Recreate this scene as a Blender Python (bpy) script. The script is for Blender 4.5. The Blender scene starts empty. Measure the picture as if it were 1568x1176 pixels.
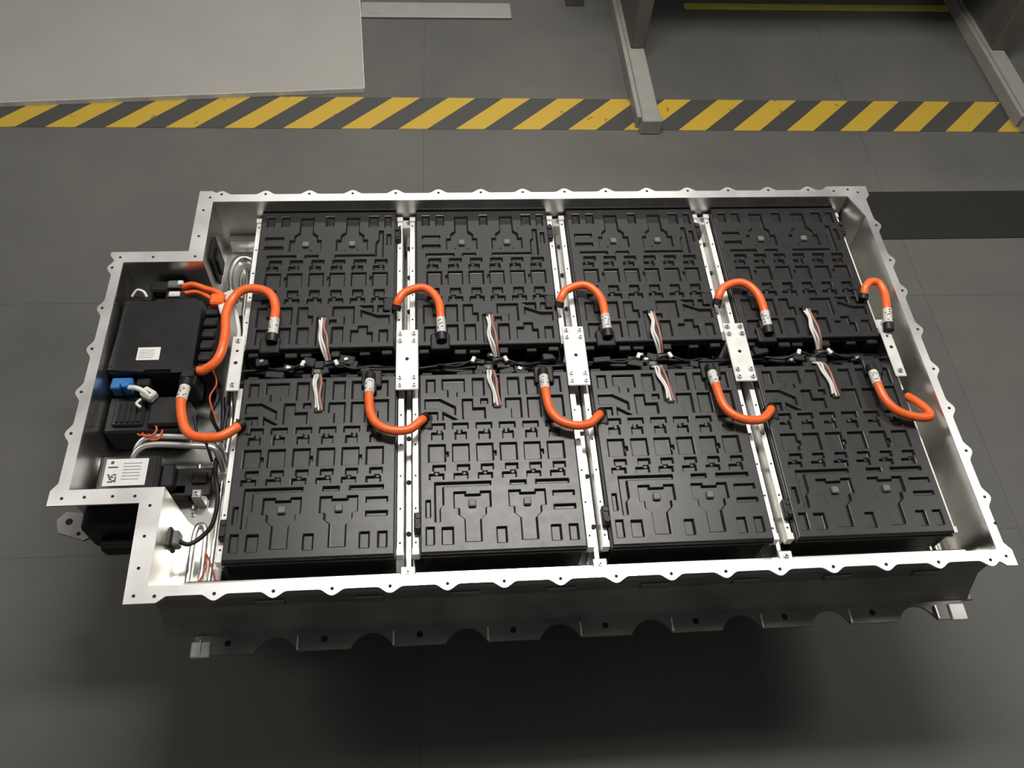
import numpy as np, bpy, bmesh, math, random
from mathutils import Vector, Matrix
from mathutils.geometry import tessellate_polygon
random.seed(7)
scene=bpy.context.scene
scene.view_settings.view_transform='Standard'
ZR=0.5            # height of the tray rim above the floor
# ------------------------------------------------------------------ materials
def nt(name):
    m=bpy.data.materials.new(name); m.use_nodes=True
    return m,m.node_tree.nodes,m.node_tree.links,m.node_tree.nodes["Principled BSDF"]
def mat(name,col,rough=.5,metal=0.,var=.12,scale=30.,bump=0.,stretch=None,spec=.5,rvar=.1):
    m,n,l,b=nt(name)
    tc=n.new("ShaderNodeTexCoord"); mp=n.new("ShaderNodeMapping"); l.new(tc.outputs["Object"],mp.inputs[0])
    if stretch: mp.inputs["Scale"].default_value=stretch
    nz=n.new("ShaderNodeTexNoise"); nz.inputs["Scale"].default_value=scale; nz.inputs["Detail"].default_value=4
    l.new(mp.outputs[0],nz.inputs["Vector"])
    r=n.new("ShaderNodeValToRGB"); r.color_ramp.elements[0].position=.3; r.color_ramp.elements[1].position=.7
    r.color_ramp.elements[0].color=(*[c*(1-var) for c in col],1); r.color_ramp.elements[1].color=(*[min(1,c*(1+var)) for c in col],1)
    l.new(nz.outputs[0],r.inputs[0]); l.new(r.outputs[0],b.inputs["Base Color"])
    mr=n.new("ShaderNodeMapRange"); mr.inputs[3].default_value=max(.03,rough-rvar); mr.inputs[4].default_value=min(1,rough+rvar)
    l.new(nz.outputs[0],mr.inputs[0]); l.new(mr.outputs[0],b.inputs["Roughness"])
    b.inputs["Metallic"].default_value=metal; b.inputs["Specular IOR Level"].default_value=spec
    if bump:
        bp=n.new("ShaderNodeBump"); bp.inputs["Strength"].default_value=bump; bp.inputs["Distance"].default_value=.001
        l.new(nz.outputs[0],bp.inputs["Height"]); l.new(bp.outputs[0],b.inputs["Normal"])
    return m
ALU=mat("brushed_aluminium",(.86,.85,.83),.38,1.,.08,9,0.15)
ALU_IN=mat("tray_sheet_aluminium",(.68,.67,.64),.30,1.,.22,7,0.2)
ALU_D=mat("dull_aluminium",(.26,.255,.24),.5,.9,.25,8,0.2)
PLATE=mat("zinc_plate",(.64,.64,.61),.5,.30,.06,40)
RAIL=mat("module_end_plate",(.82,.82,.79),.42,.45,.08,20)
BLACK=mat("black_abs_cover",(.0150,.0147,.0142),.38,0,.12,60,0.05,spec=.55,rvar=.05)
BLACK2=mat("black_moulding",(.009,.009,.009),.5,0,.15,60,spec=.4)
SATIN=mat("satin_black_lid",(.012,.012,.0125),.36,0,.1,12,spec=.5)
ORANGE=mat("orange_cable_sheath",(.82,.135,.025),.36,0,.08,80,spec=.5)
SLEEVE=mat("cable_label_sleeve",(.58,.56,.52),.5,0,.30,400)
WHITE=mat("white_label",(.68,.68,.66),.55,0,.03,30)
INK=mat("label_ink",(.05,.05,.05),.6)
BLUE=mat("blue_connector",(.03,.16,.42),.4)
WWHITE=mat("white_wire",(.66,.64,.60),.45)
WPINK=mat("brown_wire",(.34,.15,.11),.45)
WRED=mat("orange_thin_wire",(.60,.10,.03),.45)
STEEL=mat("bolt_steel",(.55,.54,.52),.35,1.,.1,50)
HOLE=mat("screw_hole",(.01,.01,.01),.8)
GREYPL=mat("grey_plug",(.13,.13,.12),.5)
PAINT=mat("grey_painted_steel",(.27,.26,.235),.5,0,.06,15)
PAINT_D=mat("dark_painted_steel",(.085,.08,.068),.5,0,.1,12)
BOARD=mat("board_laminate",(.315,.305,.28),.55,0,.03,4)
BOARDE=mat("board_edge",(.50,.49,.45),.6)
SHADOW_D=mat("floor_shadow_dark",(.016,.015,.014),.75,0,.1,40,spec=.3)  # near-black colour that paints the shadow strip on the floor
# floor material : grey coated tiles with thin joints, blotches and scuffs
FL,n,l,b=nt("grey_floor_coating")
tc=n.new("ShaderNodeTexCoord"); mp=n.new("ShaderNodeMapping"); l.new(tc.outputs["Object"],mp.inputs[0])
mp.inputs["Location"].default_value=(-.345,-.207,0); mp.inputs["Rotation"].default_value=(0,0,math.radians(.6))
br=n.new("ShaderNodeTexBrick"); br.offset=0; br.inputs["Scale"].default_value=1
br.inputs["Brick Width"].default_value=1.52; br.inputs["Row Height"].default_value=.76
br.inputs["Mortar Size"].default_value=.0014; br.inputs["Mortar Smooth"].default_value=.1
br.inputs["Color1"].default_value=(.113,.111,.102,1); br.inputs["Color2"].default_value=(.104,.102,.094,1); br.inputs["Mortar"].default_value=(.078,.076,.070,1)
l.new(mp.outputs[0],br.inputs["Vector"])
nz=n.new("ShaderNodeTexNoise"); nz.inputs["Scale"].default_value=1.7; nz.inputs["Detail"].default_value=7; nz.inputs["Roughness"].default_value=.6; l.new(tc.outputs["Object"],nz.inputs["Vector"])
mx=n.new("ShaderNodeMix"); mx.data_type='RGBA'; mx.blend_type='MULTIPLY'; mx.inputs[0].default_value=1
r=n.new("ShaderNodeValToRGB"); r.color_ramp.elements[0].position=.25; r.color_ramp.elements[1].position=.75
r.color_ramp.elements[0].color=(.76,.76,.76,1); r.color_ramp.elements[1].color=(1.16,1.16,1.15,1)
l.new(nz.outputs[0],r.inputs[0]); l.new(br.outputs[0],mx.inputs[6]); l.new(r.outputs[0],mx.inputs[7])
vo=n.new("ShaderNodeTexVoronoi"); vo.inputs["Scale"].default_value=3.2; l.new(tc.outputs["Object"],vo.inputs["Vector"])
lt=n.new("ShaderNodeMath"); lt.operation='LESS_THAN'; lt.inputs[1].default_value=.018; l.new(vo.outputs["Distance"],lt.inputs[0])
mx2=n.new("ShaderNodeMix"); mx2.data_type='RGBA'; mx2.inputs[7].default_value=(.22,.215,.2,1)
ml=n.new("ShaderNodeMath"); ml.operation='MULTIPLY'; ml.inputs[1].default_value=.4; l.new(lt.outputs[0],ml.inputs[0])
l.new(ml.outputs[0],mx2.inputs[0]); l.new(mx.outputs[2],mx2.inputs[6]); l.new(mx2.outputs[2],b.inputs["Base Color"])
b.inputs["Roughness"].default_value=.45; b.inputs["Specular IOR Level"].default_value=.32
nb=n.new("ShaderNodeTexNoise"); nb.inputs["Scale"].default_value=140; l.new(tc.outputs["Object"],nb.inputs["Vector"])
bp=n.new("ShaderNodeBump"); bp.inputs["Strength"].default_value=.12; bp.inputs["Distance"].default_value=.002; l.new(nb.outputs[0],bp.inputs["Height"]); l.new(bp.outputs[0],b.inputs["Normal"])
# hazard tape
HZ,n,l,b=nt("hazard_stripes")
tc=n.new("ShaderNodeTexCoord"); sx=n.new("ShaderNodeSeparateXYZ"); l.new(tc.outputs["Object"],sx.inputs[0])
def mth(op,a,c=None):
    q=n.new("ShaderNodeMath"); q.operation=op
    for k,v in enumerate((a,c)):
        if v is None: continue
        if isinstance(v,(int,float)): q.inputs[k].default_value=v
        else: l.new(v,q.inputs[k])
    return q.outputs[0]
d=mth('SUBTRACT',sx.outputs[0],mth('MULTIPLY',sx.outputs[1],1.05))
fr=mth('FRACT',mth('DIVIDE',mth('ADD',d,1.5565+.192*10),.192))
st=mth('LESS_THAN',fr,.5)
nz=n.new("ShaderNodeTexNoise"); nz.inputs["Scale"].default_value=22; nz.inputs["Detail"].default_value=6; l.new(tc.outputs["Object"],nz.inputs["Vector"])
wr=mth('MULTIPLY',st,mth('SUBTRACT',1,mth('MULTIPLY',mth('GREATER_THAN',nz.outputs[0],.68),.55)))
mx=n.new("ShaderNodeMix"); mx.data_type='RGBA'; mx.inputs[6].default_value=(.055,.055,.050,1); mx.inputs[7].default_value=(.47,.31,.035,1)
l.new(wr,mx.inputs[0]); l.new(mx.outputs[2],b.inputs["Base Color"]); b.inputs["Roughness"].default_value=.5
YEL=mat("yellow_line_tape",(.60,.55,.04),.5,0,.1,20)
# ------------------------------------------------------------------ mesh group builder
class G:
    def __init__(s,name,z=ZR): s.name=name; s.v=[]; s.f=[]; s.mi=[]; s.sm=[]; s.mats=[]; s.z=z
    def m(s,mt):
        if mt not in s.mats: s.mats.append(mt)
        return s.mats.index(mt)
    def add(s,vs,fs,mt,smooth=False):
        o=len(s.v); s.v+=[(x,y,z+s.z) for x,y,z in vs]; k=s.m(mt)
        for f in fs: s.f.append([o+i for i in f]); s.mi.append(k); s.sm.append(smooth)
    def box(s,x0,x1,y0,y1,z0,z1,mt,bev=.0015,rot=0.,seg=1):
        bm=bmesh.new(); bmesh.ops.create_cube(bm,size=1)
        sx,sy,sz=x1-x0,y1-y0,z1-z0
        for v in bm.verts: v.co=Vector((v.co.x*sx,v.co.y*sy,v.co.z*sz))
        if bev>0: bmesh.ops.bevel(bm,geom=list(bm.edges),offset=min(bev,.45*min(sx,sy,sz)),segments=seg,affect='EDGES',profile=.5)
        c,sn=math.cos(rot),math.sin(rot); cx,cy,cz=(x0+x1)/2,(y0+y1)/2,(z0+z1)/2
        bm.verts.index_update()
        s.add([(cx+v.co.x*c-v.co.y*sn,cy+v.co.x*sn+v.co.y*c,cz+v.co.z) for v in bm.verts],[[v.index for v in f.verts] for f in bm.faces],mt); bm.free()
    def cyl(s,x,y,z0,z1,r,mt,n=16,r2=None,axis='z'):
        r2=r if r2 is None else r2; vs=[]
        for zz,rr in ((z0,r),(z1,r2)):
            for k in range(n):
                a=2*math.pi*k/n+.2; p=(rr*math.cos(a),rr*math.sin(a))
                if axis=='z': vs.append((x+p[0],y+p[1],zz))
        fs=[[k,(k+1)%n,n+(k+1)%n,n+k] for k in range(n)]+[list(range(n))[::-1],list(range(n,2*n))]
        s.add(vs,fs,mt)
    def bolt(s,x,y,z,r=.005,mt=None):
        mt=mt or STEEL
        s.cyl(x,y,z,z+.0012,r*1.45,mt,20); s.cyl(x,y,z+.0012,z+.0045,r,mt,6); s.cyl(x,y,z+.0045,z+.0047,r*.45,HOLE,8)
    def tube(s,pts,r,mt,n=12,sub=8,flat=False):
        P=[Vector(p) for p in pts]
        Q=[]
        if len(P)>2 and not flat:
            E=[P[0]*2-P[1]]+P+[P[-1]*2-P[-2]]
            for i in range(1,len(E)-2):
                for k in range(sub):
                    t=k/sub; a,b_,c,d_=E[i-1],E[i],E[i+1],E[i+2]
                    Q.append(.5*((2*b_)+(c-a)*t+(2*a-5*b_+4*c-d_)*t*t+(3*b_-a-3*c+d_)*t**3))
            Q.append(P[-1])
        else: Q=P
        vs=[];N=None
        for i,q in enumerate(Q):
            T=(Q[min(i+1,len(Q)-1)]-Q[max(i-1,0)]).normalized()
            if N is None:
                N=T.orthogonal().normalized()
            else: N=(N-T*N.dot(T)).normalized()
            B=T.cross(N)
            for k in range(n):
                a=2*math.pi*k/n; vs.append(tuple(q+N*r*math.cos(a)+B*r*math.sin(a)))
        m_=len(Q); fs=[[i*n+k,i*n+(k+1)%n,(i+1)*n+(k+1)%n,(i+1)*n+k] for i in range(m_-1) for k in range(n)]
        s.add(vs,fs,mt,True); s.add([vs[k] for k in range(n)]+[vs[(m_-1)*n+k] for k in range(n)],[list(range(n))[::-1],list(range(n,2*n))],mt)
    def ext(s,loops,z0,z1,mt):
        flat=[p for L in loops for p in L]; N=len(flat)
        tris=tessellate_polygon([[Vector((p[0],p[1],0)) for p in L] for L in loops])
        vs=[(p[0],p[1],z1) for p in flat]+[(p[0],p[1],z0) for p in flat]; fs=[]
        for t in tris:
            a,b_,c=[flat[i] for i in t]
            ar=(b_[0]-a[0])*(c[1]-a[1])-(c[0]-a[0])*(b_[1]-a[1])
            t=list(t) if ar>0 else list(t)[::-1]
            fs.append(t); fs.append([i+N for i in t[::-1]])
        o=0
        for L in loops:
            k=len(L)
            for i in range(k): j=(i+1)%k; fs.append([o+i,o+j,o+j+N,o+i+N])
            o+=k
        s.add(vs,fs,mt)
    def mesh(s):
        me=bpy.data.meshes.new(s.name); me.from_pydata(s.v,[],s.f)
        for mt in s.mats: me.materials.append(mt)
        me.polygons.foreach_set("material_index",s.mi); me.polygons.foreach_set("use_smooth",s.sm); me.update()
        bm=bmesh.new(); bm.from_mesh(me); bmesh.ops.recalc_face_normals(bm,faces=bm.faces); bm.to_mesh(me); bm.free()
        return me
    def done(s,loc=(0,0,0)):
        o=bpy.data.objects.new(s.name,s.mesh()); o.location=loc; bpy.context.collection.objects.link(o); return o
def offset(L,d):
    n=len(L); out=[]
    A=sum(L[i][0]*L[(i+1)%n][1]-L[(i+1)%n][0]*L[i][1] for i in range(n)); sg=1 if A>0 else -1
    for i in range(n):
        p0,p1,p2=Vector(L[i-1]),Vector(L[i]),Vector(L[(i+1)%n])
        a=(p1-p0).normalized(); b_=(p2-p1).normalized(); n1=Vector((a.y,-a.x))*sg; n2=Vector((b_.y,-b_.x))*sg
        m_=(n1+n2); m_=m_/max(.3,m_.dot(n1)) ; out.append(tuple(p1+m_*d))
    return out
# ------------------------------------------------------------------ floor & surroundings
g=G("floor",0); g.add([(-4,-3,0),(6,-3,0),(6,6,0),(-4,6,0)],[[0,1,2,3]],FL); g.done()
g=G("hazard_floor_tape",0); g.box(-2.6,4.2,-.08,.08,0,.0012,HZ,0); o=g.done((0,1.782,.0003)); o.rotation_euler[2]=math.radians(-.6)
g=G("yellow_line_floor_tape",0); g.box(1.385,4.0,2.385,2.425,.0003,.0015,YEL,0); g.done()
g=G("floor_cable_cover",0); g.box(.13,.70,2.31,2.40,.0,.012,PAINT,.004); g.done()
g=G("laminate_board",0)
g.box(-.9,.9,0,1.4,0,.018,BOARD,.001); g.box(-.9,.9,-.003,.0,0,.018,BOARDE,0); g.box(.9,.903,0,1.4,0,.018,BOARDE,0)
o=g.done((-.74,1.832,.001)); o.rotation_euler[2]=math.radians(3.6)
g=G("painted_floor_shadow",0); g.box(1.40,2.75,1.175,1.385,0,.003,SHADOW_D,.001); g.done()  # thin dark slab painted in place of a cast shadow, no real mat
g=G("workbench",0)
for x in (1.10,2.475):
    g.box(x+.004,x+.064,1.675,2.75,0.018,.056,PAINT,.003)
    g.box(x-.012,x+.004,1.70,2.75,.0,.05,PAINT,.002)
    g.box(x,x+.07,1.668,1.70,0,.06,PAINT,.004)
    g.box(x+.014,x+.066,2.06,2.62,.056,.76,PAINT_D,.004)
g.box(1.0,2.65,1.98,2.95,.76,.80,PAINT,.004); g.box(1.175,2.475,2.66,2.69,.30,.72,PAINT_D,.003)
g.done()
g=G("rack_foot",0); g.box(.915,.985,2.40,2.75,0,.03,PAINT_D,.003); g.box(.925,.975,2.52,2.60,.03,1.2,PAINT_D,.003); g.done()
# lift table that carries the pack
g=G("lift_table",0)
g.box(.05,1.30,.02,.80,.305,.338,PAINT_D,.004); g.box(.05,1.30,.05,.76,0,.06,PAINT_D,.004)
for y in (.10,.72):
    for a,b_ in (((.15,.06),(1.2,.30)),((.15,.30),(1.2,.06))):
        g.tube([(a[0],y,a[1]),(b_[0],y,b_[1])],.02,PAINT_D)
g.box(.5,.85,.3,.5,.06,.16,BLACK2,.004)
g.done()
# ------------------------------------------------------------------ tray
g=G("battery_tray")
H=.0115
XL,XR,YF,YB=-.146+0.0,1.466,-.084,.901; XE=-.314; Y1,Y2=.106,.716
ears=[-.095+.1008*k for k in range(16)]
def side(p0,p1,nrm,es,c0=.03,c1=.03):
    p0=Vector(p0);p1=Vector(p1);D=(p1-p0).length;t=(p1-p0)/D;out=[]
    N=int(D/.003)
    for i in range(N+1):
        q=D*i/N; h=0
        for e in es:
            ds=abs(q-e)
            if ds<.024: h=max(h,.5*(1+math.cos(math.pi*ds/.024)))
        for dc,c in ((q,c0),(D-q,c1)):
            if dc<c: h=1
            elif dc<c+.015: h=max(h,1-(dc-c)/.015)
        p=p0+t*q-Vector(nrm)*H*(1-h); out.append((p.x,p.y))
    return out
outer=[]
outer+=side((XL,YF),(XR,YF),(0,-1),[e-XL for e in ears[1:]],.055,.02)
outer+=side((XR,YF),(XR,YB),(1,0),[y-YF for y in (.055,.157,.257,.355,.46,.569,.66,.77)])
outer+=side((XR,YB),(XL,YB),(0,1),[XR-e for e in ears[:15]],.10,.03)
outer+=[(XL,YB),(XL,Y2)]
outer+=side((XE+.002,Y2),(XE,Y1),(-1,0),[Y2-y for y in (.671,.56,.455,.351,.257)],.01,.03)
outer+=[(XE,Y1),(XL-.004,Y1)]
oo=[]
for p in outer:
    if not oo or (Vector(p)-Vector(oo[-1])).length>1e-4: oo.append(p)
outer=oo
inner=[(-.109,-.053),(1.437,-.053),(1.437,.80),(1.41,.867),(-.112,.867),(-.112,.686),(-.281,.686),(-.281,.137),(-.109,.137)]
g.ext([outer,inner],-.004,0,ALU)
wo=offset(inner,.006)
g.ext([wo,inner],-.155,-.004,ALU_IN)
g.ext([wo],-.161,-.155,ALU_IN)
for e in ears:
    g.cyl(e,-.072,0.0,.0004,.0032,HOLE,12); g.cyl(e,.890,0,.0004,.0032,HOLE,12)
for y in (.0,.055,.157,.257,.355,.46,.569,.66,.77): g.cyl(1.454,y,0,.0004,.0032,HOLE,12)
for y in (.671,.56,.455,.351,.257): g.cyl(-.302,y,0,.0004,.0032,HOLE,12)
for x,y in ((-.29,.12),(-.25,.121),(-.2,.121),(-.16,.12),(-.13,.10),(-.13,.04),(-.13,-.02),(-.13,-.07),(-.29,.70),(-.22,.70),(-.13,.70),(-.13,.76),(-.13,.84),(-.12,.88),(1.45,-.066),(1.44,.88),(1.38,.885)):
    g.cyl(x,y,0,.0004,.003,HOLE,12)
def flange(y_in,y_out,z,xs0,xs1,tabs,mt):
    sgn=1 if y_out>y_in else -1; pts=[(xs0,y_in)]
    N=260
    for i in range(N+1):
        x=xs0+(xs1-xs0)*i/N; d=min(abs(x-t) for t in tabs)
        k=max(0,min(1,(d-.050)/.036)); k=math.sin(k*math.pi/2)**.7 if k>0 else 0
        pts.append((x,y_out-sgn*.028*k))
    pts.append((xs1,y_in)); 
    g.ext([pts],z-.005,z,mt)
tabs=[.0+.177*k for k in range(9)]
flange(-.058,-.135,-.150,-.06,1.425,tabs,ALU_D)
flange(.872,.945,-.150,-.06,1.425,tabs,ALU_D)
for t in tabs:
    g.cyl(t,-.115,-.150,-.1495,.006,HOLE,16)
    g.box(t-.050,t-.047,-.134,-.108,-.152,-.144,ALU,0)
# sloped lower body panel and ledge along the front and back
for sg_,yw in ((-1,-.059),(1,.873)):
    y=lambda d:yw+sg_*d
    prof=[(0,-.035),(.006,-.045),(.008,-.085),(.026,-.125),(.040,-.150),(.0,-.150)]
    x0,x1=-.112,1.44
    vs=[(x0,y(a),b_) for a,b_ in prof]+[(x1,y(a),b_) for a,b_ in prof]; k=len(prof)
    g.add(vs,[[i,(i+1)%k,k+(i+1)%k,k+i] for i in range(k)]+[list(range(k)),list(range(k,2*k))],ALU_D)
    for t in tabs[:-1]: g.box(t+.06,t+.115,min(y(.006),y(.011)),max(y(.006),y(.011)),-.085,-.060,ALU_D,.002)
g.box(-.065,-.03,-.139,-.11,-.153,-.146,RAIL,.002); g.box(1.395,1.428,-.139,-.105,-.153,-.146,RAIL,.002)
g.box(1.43,1.452,-.10,.05,-.155,-.149,ALU_D,.002)
# inner ledge extrusions along the front and back walls
g.box(-.075,1.43,-.052,-.018,-.155,-.078,ALU_IN,.003); g.box(-.10,1.40,.846,.866,-.155,-.11,ALU_IN,.003)
lug=[(-.283,.155),(-.345,.162),(-.360,.145),(-.352,.118),(-.30,.099),(-.283,.11)]
g.ext([lug],-.152,-.146,ALU_D); g.cyl(-.335,.140,-.146,-.1455,.007,HOLE); g.cyl(-.312,.114,-.146,-.1455,.004,HOLE)
lug=[(1.44,.70),(1.50,.69),(1.51,.64),(1.44,.63)]; g.ext([lug],-.152,-.146,ALU_D)
g.box(-.275,-.155,.085,.132,-.15,-.06,BLACK2,.008,seg=2); g.box(-.25,-.17,.06,.09,-.14,-.10,BLACK2,.01,seg=2)
for i in range(3):
    xc=.3363+.36*i
    g.box(xc-.006,xc+.006,-.045,.86,-.155,-.085,ALU_IN,.002)
    for y in (-.030,.845):
        g.box(xc-.014,xc+.014,y-.012,y+.016,-.155,-.060,ALU,.002); g.bolt(xc,y+.004,-.060,.0045)
    for y in (.06,.17,.27,.60,.70,.79): g.cyl(xc,y,-.085,-.082,.005,HOLE,10)
g.box(-.022,-.016,-.04,.86,-.155,-.11,ALU_IN,.001)
for x in (-.01,1.405): 
    for y in (-.03,.85): g.cyl(x,y,-.155,-.11,.006,ALU,12)
def bead(pts,r=.006,z=-.153): g.tube([(x,y,z) for x,y in pts],r,ALU_IN,10)
bead([(-.085,.70),(-.095,.77),(-.085,.82),(-.055,.825),(-.04,.79),(-.04,.62)],.009)
bead([(-.062,.70),(-.07,.76),(-.062,.79),(-.055,.76),(-.052,.64)],.006)
bead([(-.09,-.03),(-.09,.10),(-.08,.125),(-.068,.10),(-.068,-.03),(-.08,-.045),(-.09,-.03)],.006)
bead([(-.05,-.03),(-.05,.22)],.005); bead([(1.415,-.02),(1.415,.8)],.006)
bead([(-.10,.16),(-.10,.26)],.006)
g.bolt(-.045,.0,-.155); g.bolt(-.05,.15,-.155); g.bolt(-.10,.15,-.155)
g.done()
# ------------------------------------------------------------------ battery module (one mesh, eight instances)
W,L=.3126,.396
def Rr(a,b_,c,d_): return [(a,b_),(c,b_),(c,d_),(a,d_)]
pk=[Rr(.045,.885,.105,.965),[(.15,.965),(.30,.965),(.30,.885),(.25,.885),(.25,.855),(.185,.855),(.185,.90),(.15,.90)],Rr(.35,.86,.43,.968),
 Rr(.480,.79,.535,.985),Rr(.585,.86,.665,.968),Rr(.71,.86,.79,.968),Rr(.84,.87,.945,.968),
 [(.035,.845),(.13,.845),(.235,.795),(.235,.745),(.12,.785),(.035,.785)],Rr(.035,.715,.12,.765),[(.28,.84),(.35,.84),(.35,.785),(.43,.785),(.43,.72),(.28,.72)],
 [(.15,.765),(.21,.735),(.25,.715),(.15,.715)],Rr(.40,.81,.45,.84),
 [(.565,.84),(.67,.84),(.67,.72),(.60,.72),(.60,.78),(.565,.78)],Rr(.71,.72,.80,.84),[(.835,.85),(.95,.85),(.95,.72),(.88,.72),(.88,.785),(.835,.785)],
 [(.09,.362),(.44,.362),(.44,.340),(.145,.340),(.145,.245),(.125,.225),(.125,.155),(.09,.155)],
 Rr(.035,.04,.085,.13),Rr(.035,.18,.065,.27),Rr(.13,.04,.20,.125),Rr(.46,.04,.52,.12),Rr(.79,.04,.85,.12),Rr(.90,.04,.955,.12),
 Rr(.82,.270,.955,.300),Rr(.82,.200,.955,.225),Rr(.56,.340,.66,.362),Rr(.72,.340,.93,.362)]
for k in range(6):
    c=.115+.152*k; t=(-1)**k*.012
    pk+=[Rr(c-.056,.662,c+.048,.697),Rr(c-.016+t,.640,c+.016+t,.670),Rr(c-.040,.600,c+.034,.644)]
    pk+=[Rr(c-.060,.476,c+.048,.575),Rr(c-.034,.425,c+.045,.458),Rr(c-.014-t,.405,c+.016-t,.43),Rr(c-.056,.378,c+.034,.410)]
    if k%2==0: pk+=[Rr(c+.044,.505,c+.066,.53)]
for c in (.32,.66):
    pk+=[[(c-.115,.31),(c-.04,.31),(c-.04,.295),(c+.05,.295),(c+.05,.31),(c+.115,.31),(c+.115,.225),(c+.085,.225),(c+.085,.19),(c+.050,.165),(c+.050,.05),(c-.050,.05),(c-.050,.165),(c-.085,.19),(c-.085,.225),(c-.115,.225)]]
def sdf(poly,X,Y):
    d=np.full(X.shape,1e9); s=np.ones(X.shape); n=len(poly)
    for i in range(n):
        ax,ay=poly[i-1]; bx,by=poly[i]; ex,ey=ax-bx,ay-by; wx,wy=X-bx,Y-by
        t=np.clip((wx*ex+wy*ey)/(ex*ex+ey*ey),0,1); dx,dy=wx-ex*t,wy-ey*t; d=np.minimum(d,dx*dx+dy*dy)
        c1=Y>=by; c2=Y<ay; c3=ex*wy>ey*wx
        fl=(c1&c2&c3)|(~c1&~c2&~c3); s=np.where(fl,-s,s)
    return s*np.sqrt(d)
nx,ny=222,280
gx=np.linspace(0,W,nx); gy=np.linspace(0,L,ny); X,Y=np.meshgrid(gx,gy)
Z=np.zeros_like(X)
for p in pk:
    q=[(a*W,b_*L) for a,b_ in p]; xs=[a for a,_ in q]; ys=[b_ for _,b_ in q]
    ix=np.where((gx>min(xs)-.004)&(gx<max(xs)+.004))[0]; iy=np.where((gy>min(ys)-.004)&(gy<max(ys)+.004))[0]
    s_=np.ix_(iy,ix); dd=sdf(q,X[s_],Y[s_])
    k=np.clip((.0004-dd)/.0022,0,1); Z[s_]=np.minimum(Z[s_],-.0068*k)
e=np.minimum(np.minimum(X,W-X),np.minimum(Y,L-Y)); Z-=.0030*np.clip(1-e/.0025,0,1)**2
g=G("battery_module",0)
TOP=-.035+ZR
vs=[(float(x),float(y),float(z)) for x,y,z in zip(X.ravel(),Y.ravel(),(Z+TOP).ravel())]
fs=[[j*nx+i,j*nx+i+1,(j+1)*nx+i+1,(j+1)*nx+i] for j in range(ny-1) for i in range(nx-1)]
g.add(vs,fs,BLACK)
g.z=ZR
t=-.038
loop=[(0,0),(W,0),(W,L),(0,L)]      # cover skirt as an open ring under the relief
g.ext([loop,[(.002,.002),(W-.002,.002),(W-.002,L-.002),(.002,L-.002)]],-.048,t,BLACK)
g.box(-.002,W+.002,-.003,L+.002,-.052,-.048,BLACK,.001)
g.box(.004,W-.004,.006,L-.006,-.150,-.050,BLACK2,.002)
for c in (.32,.66):      # grey plugs in the urn-shaped recesses
    g.box(c*W-.0075,c*W+.0075,.250*L-.0075,.250*L+.0075,-.0425,-.0350,GREYPL,.002)
for x0,x1 in ((-.0150,-.003),(W+.003,W+.0150)):
    g.box(x0,x1,.012,.385,-.0575,-.0545,RAIL,.0008)
    xo=x0 if x0<0 else x1-.002
    g.box(xo,xo+.002,.012,.385,-.150,-.0555,RAIL,.0005)
    for y in (.03,.10,.17,.24,.31): g.cyl((x0+x1)/2,y,-.0545,-.054,.0022,HOLE,8)
    g.box(x0-.001,x1+.001,.004,.018,-.075,-.050,RAIL,.001)
g.box(-.012,.006,.045,.085,-.060,-.038,BLACK2,.003,seg=2); g.cyl(-.004,.055,-.040,-.034,.006,BLACK2,12); g.cyl(-.004,.076,-.040,-.036,.005,BLACK2,12)
for x0,x1,dy,z1 in ((.004,.028,.012,-.046),(.052,.075,.010,-.05),(.115,.135,.016,-.045),(.175,.20,.011,-.05),(.205,.232,.014,-.048),(.285,.308,.012,-.046)):
    g.box(x0,x1,L-.004,L+dy,-.085,z1,BLACK2,.002)
g.box(W-.072,W-.030,L-.030,L+.012,-.050,-.030,BLACK2,.004,seg=2)
g.box(W-.064,W-.040,L-.045,L-.020,-.045,-.026,BLACK2,.003,seg=2)
g.box(0,.026,.262,.298,-.050,-.0335,BLACK2,.004,seg=2)
me=g.mesh()
for i in range(4):
    for row in (0,1):
        o=bpy.data.objects.new("battery_module",me); bpy.context.collection.objects.link(o)
        if row==0: o.location=(.36*i,0,0)
        else: o.location=(.36*i-.0058+W,2*L+.073,0); o.rotation_euler[2]=math.pi
# ------------------------------------------------------------------ plates
def plate(x0,x1,y0,y1,wide=True,rot=0):
    g=G("busbar_cover_plate"); z0,z1=-.0335,-.030
    g.box(x0,x1,y0,y1,z0,z1,PLATE,.0015,rot)
    xc=(x0+x1)/2; dx=(x1-x0)/2-.009
    if wide:
        for yy in (y0+.011,y0+.030,y1-.011,y1-.030):
            for s_ in (-1,1): g.bolt(xc+s_*dx,yy,z1,.0046)
    else:
        for yy in (y0+.014,y1-.014): g.bolt(xc,yy,z1,.0042)
        g.cyl(xc,(y0+y1)/2+.03,z1,z1+.0005,.003,HOLE,12)
    g.cyl(xc,(y0+y1)/2,z1,z1+.0005,.004,HOLE,12)
    g.box(xc-.008,xc+.008,y0+.03,y1-.03,-.12,z0,ALU_IN,.001)
    g.done()
for i in range(3): plate(.311+.36*i,.3585+.36*i,.356,.510)
plate(-.033,-.006,.364,.502,False); plate(1.386,1.411,.358,.512,False)
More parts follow.
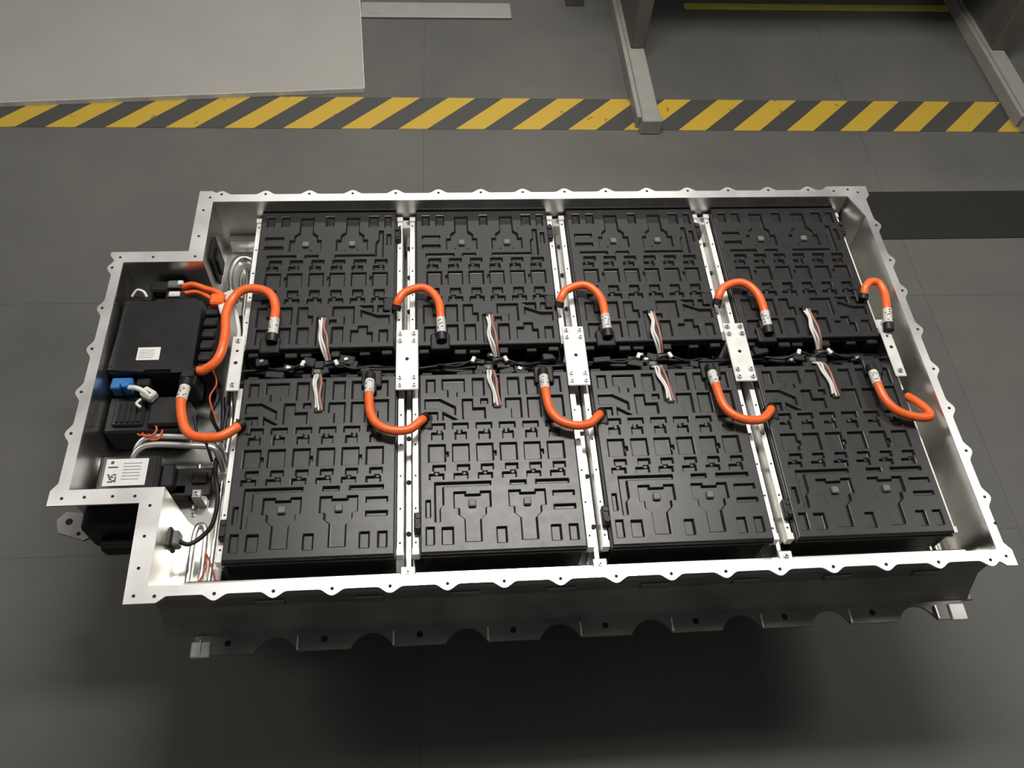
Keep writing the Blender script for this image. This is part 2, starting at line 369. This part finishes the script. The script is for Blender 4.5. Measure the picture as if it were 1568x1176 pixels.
# ------------------------------------------------------------------ orange cables
def cable(pts,sleeve=True,r=.0092):
    g=G("high_voltage_cable"); g.tube(pts,r,ORANGE,16,10)
    a,b_=Vector(pts[0]),Vector(pts[1]); d=(b_-a).normalized()
    if sleeve:
        g.tube([tuple(a-d*.004),tuple(a+d*.034)],r*1.10,SLEEVE,16)
        rn=random.Random(int(a.x*1000))
        for k in range(9):
            u=rn.uniform(.002,.030); an=rn.uniform(-.9,.9); c=a+d*u+Vector((math.sin(an),0,math.cos(an)))*r*1.09
            g.box(c.x-.0016,c.x+.0016,c.y-.0010,c.y+.0010,c.z-.0006,c.z+.0006,INK,0,rn.uniform(-.4,.4))
        g.tube([tuple(a-d*.020),tuple(a-d*.002)],r*1.25,BLACK2,16)
    e_=Vector(pts[-1]); f_=(e_-Vector(pts[-2])).normalized()
    g.tube([tuple(e_-f_*.004),tuple(e_+f_*.008)],r*1.12,BLACK2,16)
    g.done()
z=-.015
for i in range(3):
    x=.36*i
    cable([(.259+x,.372,z-.006),(.259+x,.335,z),(.264+x,.290,z+.002),(.280+x,.262,z+.004),(.308+x,.249,z+.004),(.340+x,.253,z),(.362+x,.273,z-.004),(.369+x,.284,z-.012)])
    x=.36*(i+1)
    cable([(.0485+x,.494,z-.006),(.0475+x,.53,z),(.044+x,.570,z+.002),(.028+x,.598,z+.004),(.004+x,.610,z+.004),(-.030+x,.600,z),(-.044+x,.582,z-.004),(-.048+x,.570,z-.012)])
cable([(1.331,.362,z-.006),(1.328,.330,z),(1.334,.290,z),(1.352,.262,z),(1.385,.247,z),(1.414,.246,z),(1.419,.262,z-.004),(1.410,.290,z-.014),(1.400,.318,z-.03)])
cable([(1.406,.495,z-.006),(1.413,.535,z),(1.420,.572,z),(1.414,.600,z+.003),(1.396,.606,z+.003),(1.380,.592,z),(1.374,.574,z-.008)])
cable([(.052,.500,z-.006),(.054,.53,z),(.053,.566,z),(.043,.595,z+.004),(.019,.612,z+.004),(-.016,.613,z+.004),(-.040,.590,z),(-.049,.550,z),(-.045,.500,z),(-.047,.455,z),(-.058,.428,z-.004),(-.080,.414,z-.01),(-.096,.414,z-.014)],r=.0098)
cable([(-.111,.368,z-.006),(-.112,.335,z),(-.106,.300,z),(-.094,.268,z),(-.072,.250,z),(-.030,.248,z),(-.006,.264,z-.004),(.006,.279,z-.010)],r=.0098)
# ------------------------------------------------------------------ sensing wires over the covers
def sense(pts,conn):
    g=G("cell_sensing_wire")
    for k,(mt,off) in enumerate(((WWHITE,-.0052),(WWHITE,-.0008),(INK,.0034),(WPINK,.0070))):
        g.tube([(x+off+.0024*math.sin(j*2.1+k),y,zz+(.0018 if k%2 else 0)) for j,(x,y,zz) in enumerate(pts)],.0027,mt,8,6)
    x,y,zz=conn; g.box(x-.012,x+.014,y-.010,y+.010,zz-.015,zz+.002,BLACK2,.002); g.box(x-.006,x+.008,y-.006,y+.004,zz+.002,zz+.005,GREYPL,.001)
    x,y,zz=pts[0]; g.box(x-.008,x+.008,y-.006,y+.008,zz-.008,zz+.004,BLACK2,.002)
    g.done()
for i in range(4):
    x=.36*i; s_=(.0,.003,.006,.004)[i]
    sense([(.150+x+s_,.548,-.036),(.152+x+s_,.52,-.030),(.156+x,.492,-.029),(.160+x,.466,-.036),(.166+x,.450,-.055)],(.168+x,.442,-.058))
    sense([(.156+x+s_,.314,-.036),(.153+x+s_,.345,-.030),(.151+x,.375,-.029),(.149+x,.398,-.036),(.146+x,.414,-.055)],(.144+x,.424,-.058))
# wiring loom in the channel between the rows
g=G("wiring_loom")
for k,(y0,zz,r_) in enumerate(((.418,-.085,.005),(.432,-.078,.006),(.447,-.088,.005),(.438,-.068,.0035))):
    g.tube([(x,y0+.006*math.sin(x*17+k*2),zz+.003*math.sin(x*23+k)) for x in np.linspace(-.03,1.40,44)],r_,BLACK2,8,3)
g.box(.0,1.39,.402,.460,-.150,-.095,BLACK2,.002)
rnd=random.Random(3)
for i in range(4):
    for k in range(9):
        x=.36*i+rnd.uniform(.02,.29); y=rnd.uniform(.408,.455); sx_,sy_=rnd.uniform(.008,.02),rnd.uniform(.006,.012); zt=rnd.uniform(-.066,-.048)
        g.box(x-sx_,x+sx_,y-sy_,y+sy_,zt-.03,zt,BLACK2,.002,rnd.uniform(-.3,.3))
        if k%4==0: g.box(x-.005,x+.005,y-.004,y+.004,zt,zt+.003,WHITE if k==0 else STEEL,.001,rnd.uniform(-.5,.5))
    x=.36*i
    for s_ in (-1,1):
        g.tube([(x+.15,.435,-.06),(x+.15+s_*.03,.44,-.05),(x+.15+s_*.07,.428,-.055),(x+.15+s_*.11,.440,-.065)],.003,BLACK2,8)
        g.box(x+.15+s_*.035-.004,x+.15+s_*.035+.004,.432,.446,-.052,-.044,WWHITE,.001,.4*s_)
g.done()
# ------------------------------------------------------------------ left compartment
g=G("battery_control_unit")
g.box(-.277,-.108,.418,.606,-.125,-.034,BLACK2,.004); 
lid=[(-.276,.423),(-.205,.416),(-.200,.421),(-.150,.421),(-.146,.412),(-.106,.414),(-.108,.596),(-.125,.606),(-.205,.606),(-.21,.600),(-.268,.603)]
g.ext([lid],-.034,-.030,SATIN)
g.box(-.223,-.177,.445,.477,-.030,-.0296,WHITE,0)
for k in range(5): g.box(-.219,-.190+.002*(k%3),.450+.0048*k,.4510+.0048*k,-.0296,-.0294,GREYPL,0)
g.box(-.104,-.070,.430,.600,-.125,-.045,BLACK2,.004)
for k in range(5): g.box(-.102,-.073,.445+.03*k,.463+.03*k,-.045,-.036,BLACK2,.003)
for x,y in ((-.272,.43),(-.27,.595),(-.115,.59)): g.cyl(x,y,-.030,-.029,.003,HOLE,10)
g.box(-.262,-.225,.612,.640,-.10,-.045,BLACK2,.003); g.box(-.235,-.16,.645,.675,-.10,-.050,BLACK2,.004); g.box(-.195,-.165,.648,.668,-.050,-.040,GREYPL,.003)
g.box(-.172,-.160,.652,.664,-.045,-.036,WHITE,.002)
g.box(-.19,-.15,.606,.628,-.08,-.030,BLACK2,.003); g.box(-.182,-.158,.610,.624,-.030,-.025,SLEEVE,.002)
g.tube([(-.262,.618,-.035),(-.25,.628,-.026),(-.235,.622,-.024),(-.228,.612,-.03)],.003,WWHITE,8)
# blue connectors and white lever clip at the near edge
g.box(-.270,-.228,.394,.414,-.09,-.045,BLUE,.003); g.box(-.268,-.250,.384,.398,-.07,-.040,BLUE,.002); g.box(-.246,-.230,.386,.400,-.07,-.038,BLUE,.002); g.box(-.222,-.195,.394,.415,-.09,-.05,BLACK2,.003)
g.tube([(-.232,.388,-.045),(-.215,.384,-.042),(-.200,.376,-.042),(-.182,.362,-.045)],.0055,WWHITE,8); g.box(-.206,-.176,.362,.384,-.06,-.041,WWHITE,.003,-.6)
g.box(-.199,-.184,.368,.376,-.041,-.039,GREYPL,.001,-.6); g.tube([(-.205,.362,-.05),(-.212,.352,-.05),(-.204,.345,-.054)],.003,WWHITE,8)
g.done()
g=G("fuse_and_relay_box")
g.box(-.278,-.12,.300,.385,-.150,-.075,BLACK2,.004); g.box(-.262,-.20,.312,.372,-.075,-.068,SATIN,.003)
for k in range(5): g.box(-.255+.011*k,-.249+.011*k,.318,.366,-.068,-.064,BLACK2,.001)
g.box(-.19,-.125,.308,.376,-.075,-.062,BLACK2,.004); g.box(-.128,-.094,.376,.412,-.09,-.026,BLACK2,.004); g.box(-.124,-.098,.392,.412,-.03,-.018,BLACK2,.003)
g.tube([(-.20,.306,-.085),(-.198,.292,-.075),(-.18,.288,-.072),(-.17,.30,-.07),(-.175,.315,-.066)],.0022,WRED,8)
g.tube([(-.19,.306,-.085),(-.185,.285,-.08),(-.165,.283,-.075),(-.158,.30,-.07)],.0022,WRED,8)
g.tube([(-.21,.306,-.085),(-.208,.296,-.08),(-.19,.292,-.075)],.0022,WRED,8)
g.done()
g=G("battery_management_ecu")
g.box(-.275,-.155,.172,.252,-.150,-.085,BLACK2,.004); g.box(-.266,-.162,.177,.248,-.085,-.081,SATIN,.001)
g.box(-.259,-.178,.183,.242,-.081,-.0803,WHITE,0)
for k in range(6): g.box(-.225,-.192+.003*(k%2),.196+.007*k,.1972+.007*k,-.0803,-.0800,GREYPL,0)
g.box(-.254,-.235,.222,.225,-.0803,-.0800,INK,0); g.cyl(-.247,.234,-.0803,-.0800,.0035,INK)
rnd=random.Random(5)
for a in range(7):
    for c in range(7):
        if rnd.random()<.55: g.box(-.253+.0026*a,-.2504+.0026*a,.190+.0026*c,.1926+.0026*c,-.0803,-.0800,INK,0)
g.box(-.155,-.13,.185,.235,-.140,-.095,BLACK2,.003); g.done()
g=G("black_mounting_bracket")
g.box(-.150,-.062,.175,.238,-.125,-.120,BLACK2,.002); g.box(-.14,-.11,.180,.2,-.155,-.12,BLACK2,.002); g.box(-.095,-.075,.165,.185,-.155,-.11,STEEL,.002); g.bolt(-.085,.175,-.11)
g.box(-.10,-.07,.20,.225,-.12,-.114,BLACK2,.002); g.done()
g=G("coolant_pipes")
for dy,dz in ((0,0),(.022,-.006)):
    g.tube([(-.215,.215+dy*2,-.13+dz),(-.213,.240+dy,-.09+dz),(-.20,.262+dy,-.078+dz),(-.17,.270+dy,-.076+dz),(-.10,.266+dy,-.078+dz),(-.058,.262+dy,-.082+dz),(-.048,.25+dy,-.10),(-.048,.24+dy,-.14)],.0065,ALU,12)
g.tube([(-.040,.27,-.12),(-.036,.34,-.11),(-.042,.42,-.10),(-.036,.50,-.11),(-.040,.62,-.12)],.0055,ALU,12)
g.done()
g=G("signal_connector")
g.box(-.122,-.104,.045,.085,-.10,-.062,BLACK2,.003); g.box(-.106,-.092,.05,.08,-.095,-.068,GREYPL,.003)
g.tube([(-.095,.062,-.08),(-.075,.055,-.08),(-.055,.075,-.09),(-.045,.11,-.11),(-.045,.17,-.12),(-.055,.23,-.11),(-.045,.30,-.09),(-.05,.38,-.08)],.0045,BLACK2,10)
g.tube([(-.05,.30,-.10),(-.065,.33,-.07),(-.055,.37,-.06),(-.07,.41,-.07)],.004,BLACK2,10)
g.tube([(-.04,.28,-.08),(-.035,.36,-.07),(-.04,.45,-.07),(-.03,.52,-.08),(-.04,.6,-.09)],.004,BLACK2,10)
g.tube([(-.06,.24,-.10),(-.07,.27,-.07),(-.09,.29,-.08),(-.10,.33,-.07)],.003,BLACK2,10)
g.tube([(-.07,.0,-.148),(-.055,.03,-.14),(-.06,.06,-.145),(-.045,.03,-.148),(-.035,.0,-.148)],.0018,WRED,8)
g.tube([(-.055,.32,-.07),(-.068,.36,-.05),(-.06,.40,-.055),(-.075,.44,-.05)],.0018,WRED,8)
g.done()
g=G("charge_cable_connector")
g.tube([(-.165,.655,-.05),(-.14,.655,-.042),(-.11,.640,-.038),(-.085,.628,-.035),(-.06,.61,-.035)],.0065,ORANGE,12)
g.tube([(-.165,.640,-.055),(-.13,.640,-.05),(-.10,.62,-.045),(-.075,.60,-.045)],.005,ORANGE,12)
g.box(-.092,-.062,.585,.615,-.06,-.022,ORANGE,.004); g.box(-.072,-.058,.560,.600,-.06,-.026,WHITE,.003,.3)
g.tube([(-.055,.62,-.06),(-.04,.58,-.05),(-.03,.53,-.06),(-.035,.50,-.07)],.005,WWHITE,10)
g.box(-.066,-.04,.602,.628,-.055,-.03,SLEEVE,.003,.5)
g.done()
g=G("black_vent_plate"); g.box(-.111,-.104,.72,.79,-.125,-.03,BLACK2,.003); g.box(-.104,-.098,.735,.775,-.11,-.05,BLACK2,.003); g.done()
# ------------------------------------------------------------------ light
def area(name,loc,sx,sy,pw,col=(1,.965,.91),tgt=None):
    d=bpy.data.lights.new(name,'AREA'); d.shape='RECTANGLE'; d.size=sx; d.size_y=sy; d.energy=pw; d.color=col
    o=bpy.data.objects.new(name,d); o.location=loc; bpy.context.collection.objects.link(o)
    if tgt: o.rotation_euler=(Vector(tgt)-Vector(loc)).to_track_quat('-Z','Y').to_euler()
    return o
area("ceiling_strip_light",(.75,1.15,2.9),1.5,.35,78)
area("ceiling_strip_light.001",(3.4,.9,2.9),1.2,.35,24)
area("ceiling_strip_light.002",(-2.2,.9,2.9),1.2,.35,16)
area("added_rim_fill_light",(.6,3.5,3.1),2.6,.35,30)  # added fill lamp, no known fixture, brightens the back and left rim
w=bpy.data.worlds.new("workshop_ambient"); scene.world=w; w.use_nodes=True
w.node_tree.nodes["Background"].inputs[0].default_value=(1,.98,.95,1); w.node_tree.nodes["Background"].inputs[1].default_value=.115
# ------------------------------------------------------------------ camera
cam=bpy.data.cameras.new("camera"); co=bpy.data.objects.new("camera",cam); bpy.context.collection.objects.link(co)
co.location=(.4149,-.5923,1.4571+ZR); co.rotation_euler=(.5737,-.0516,-.0636)
cam.sensor_width=36; cam.lens=36*1.0158*1280/1568; cam.clip_start=.01
scene.camera=co
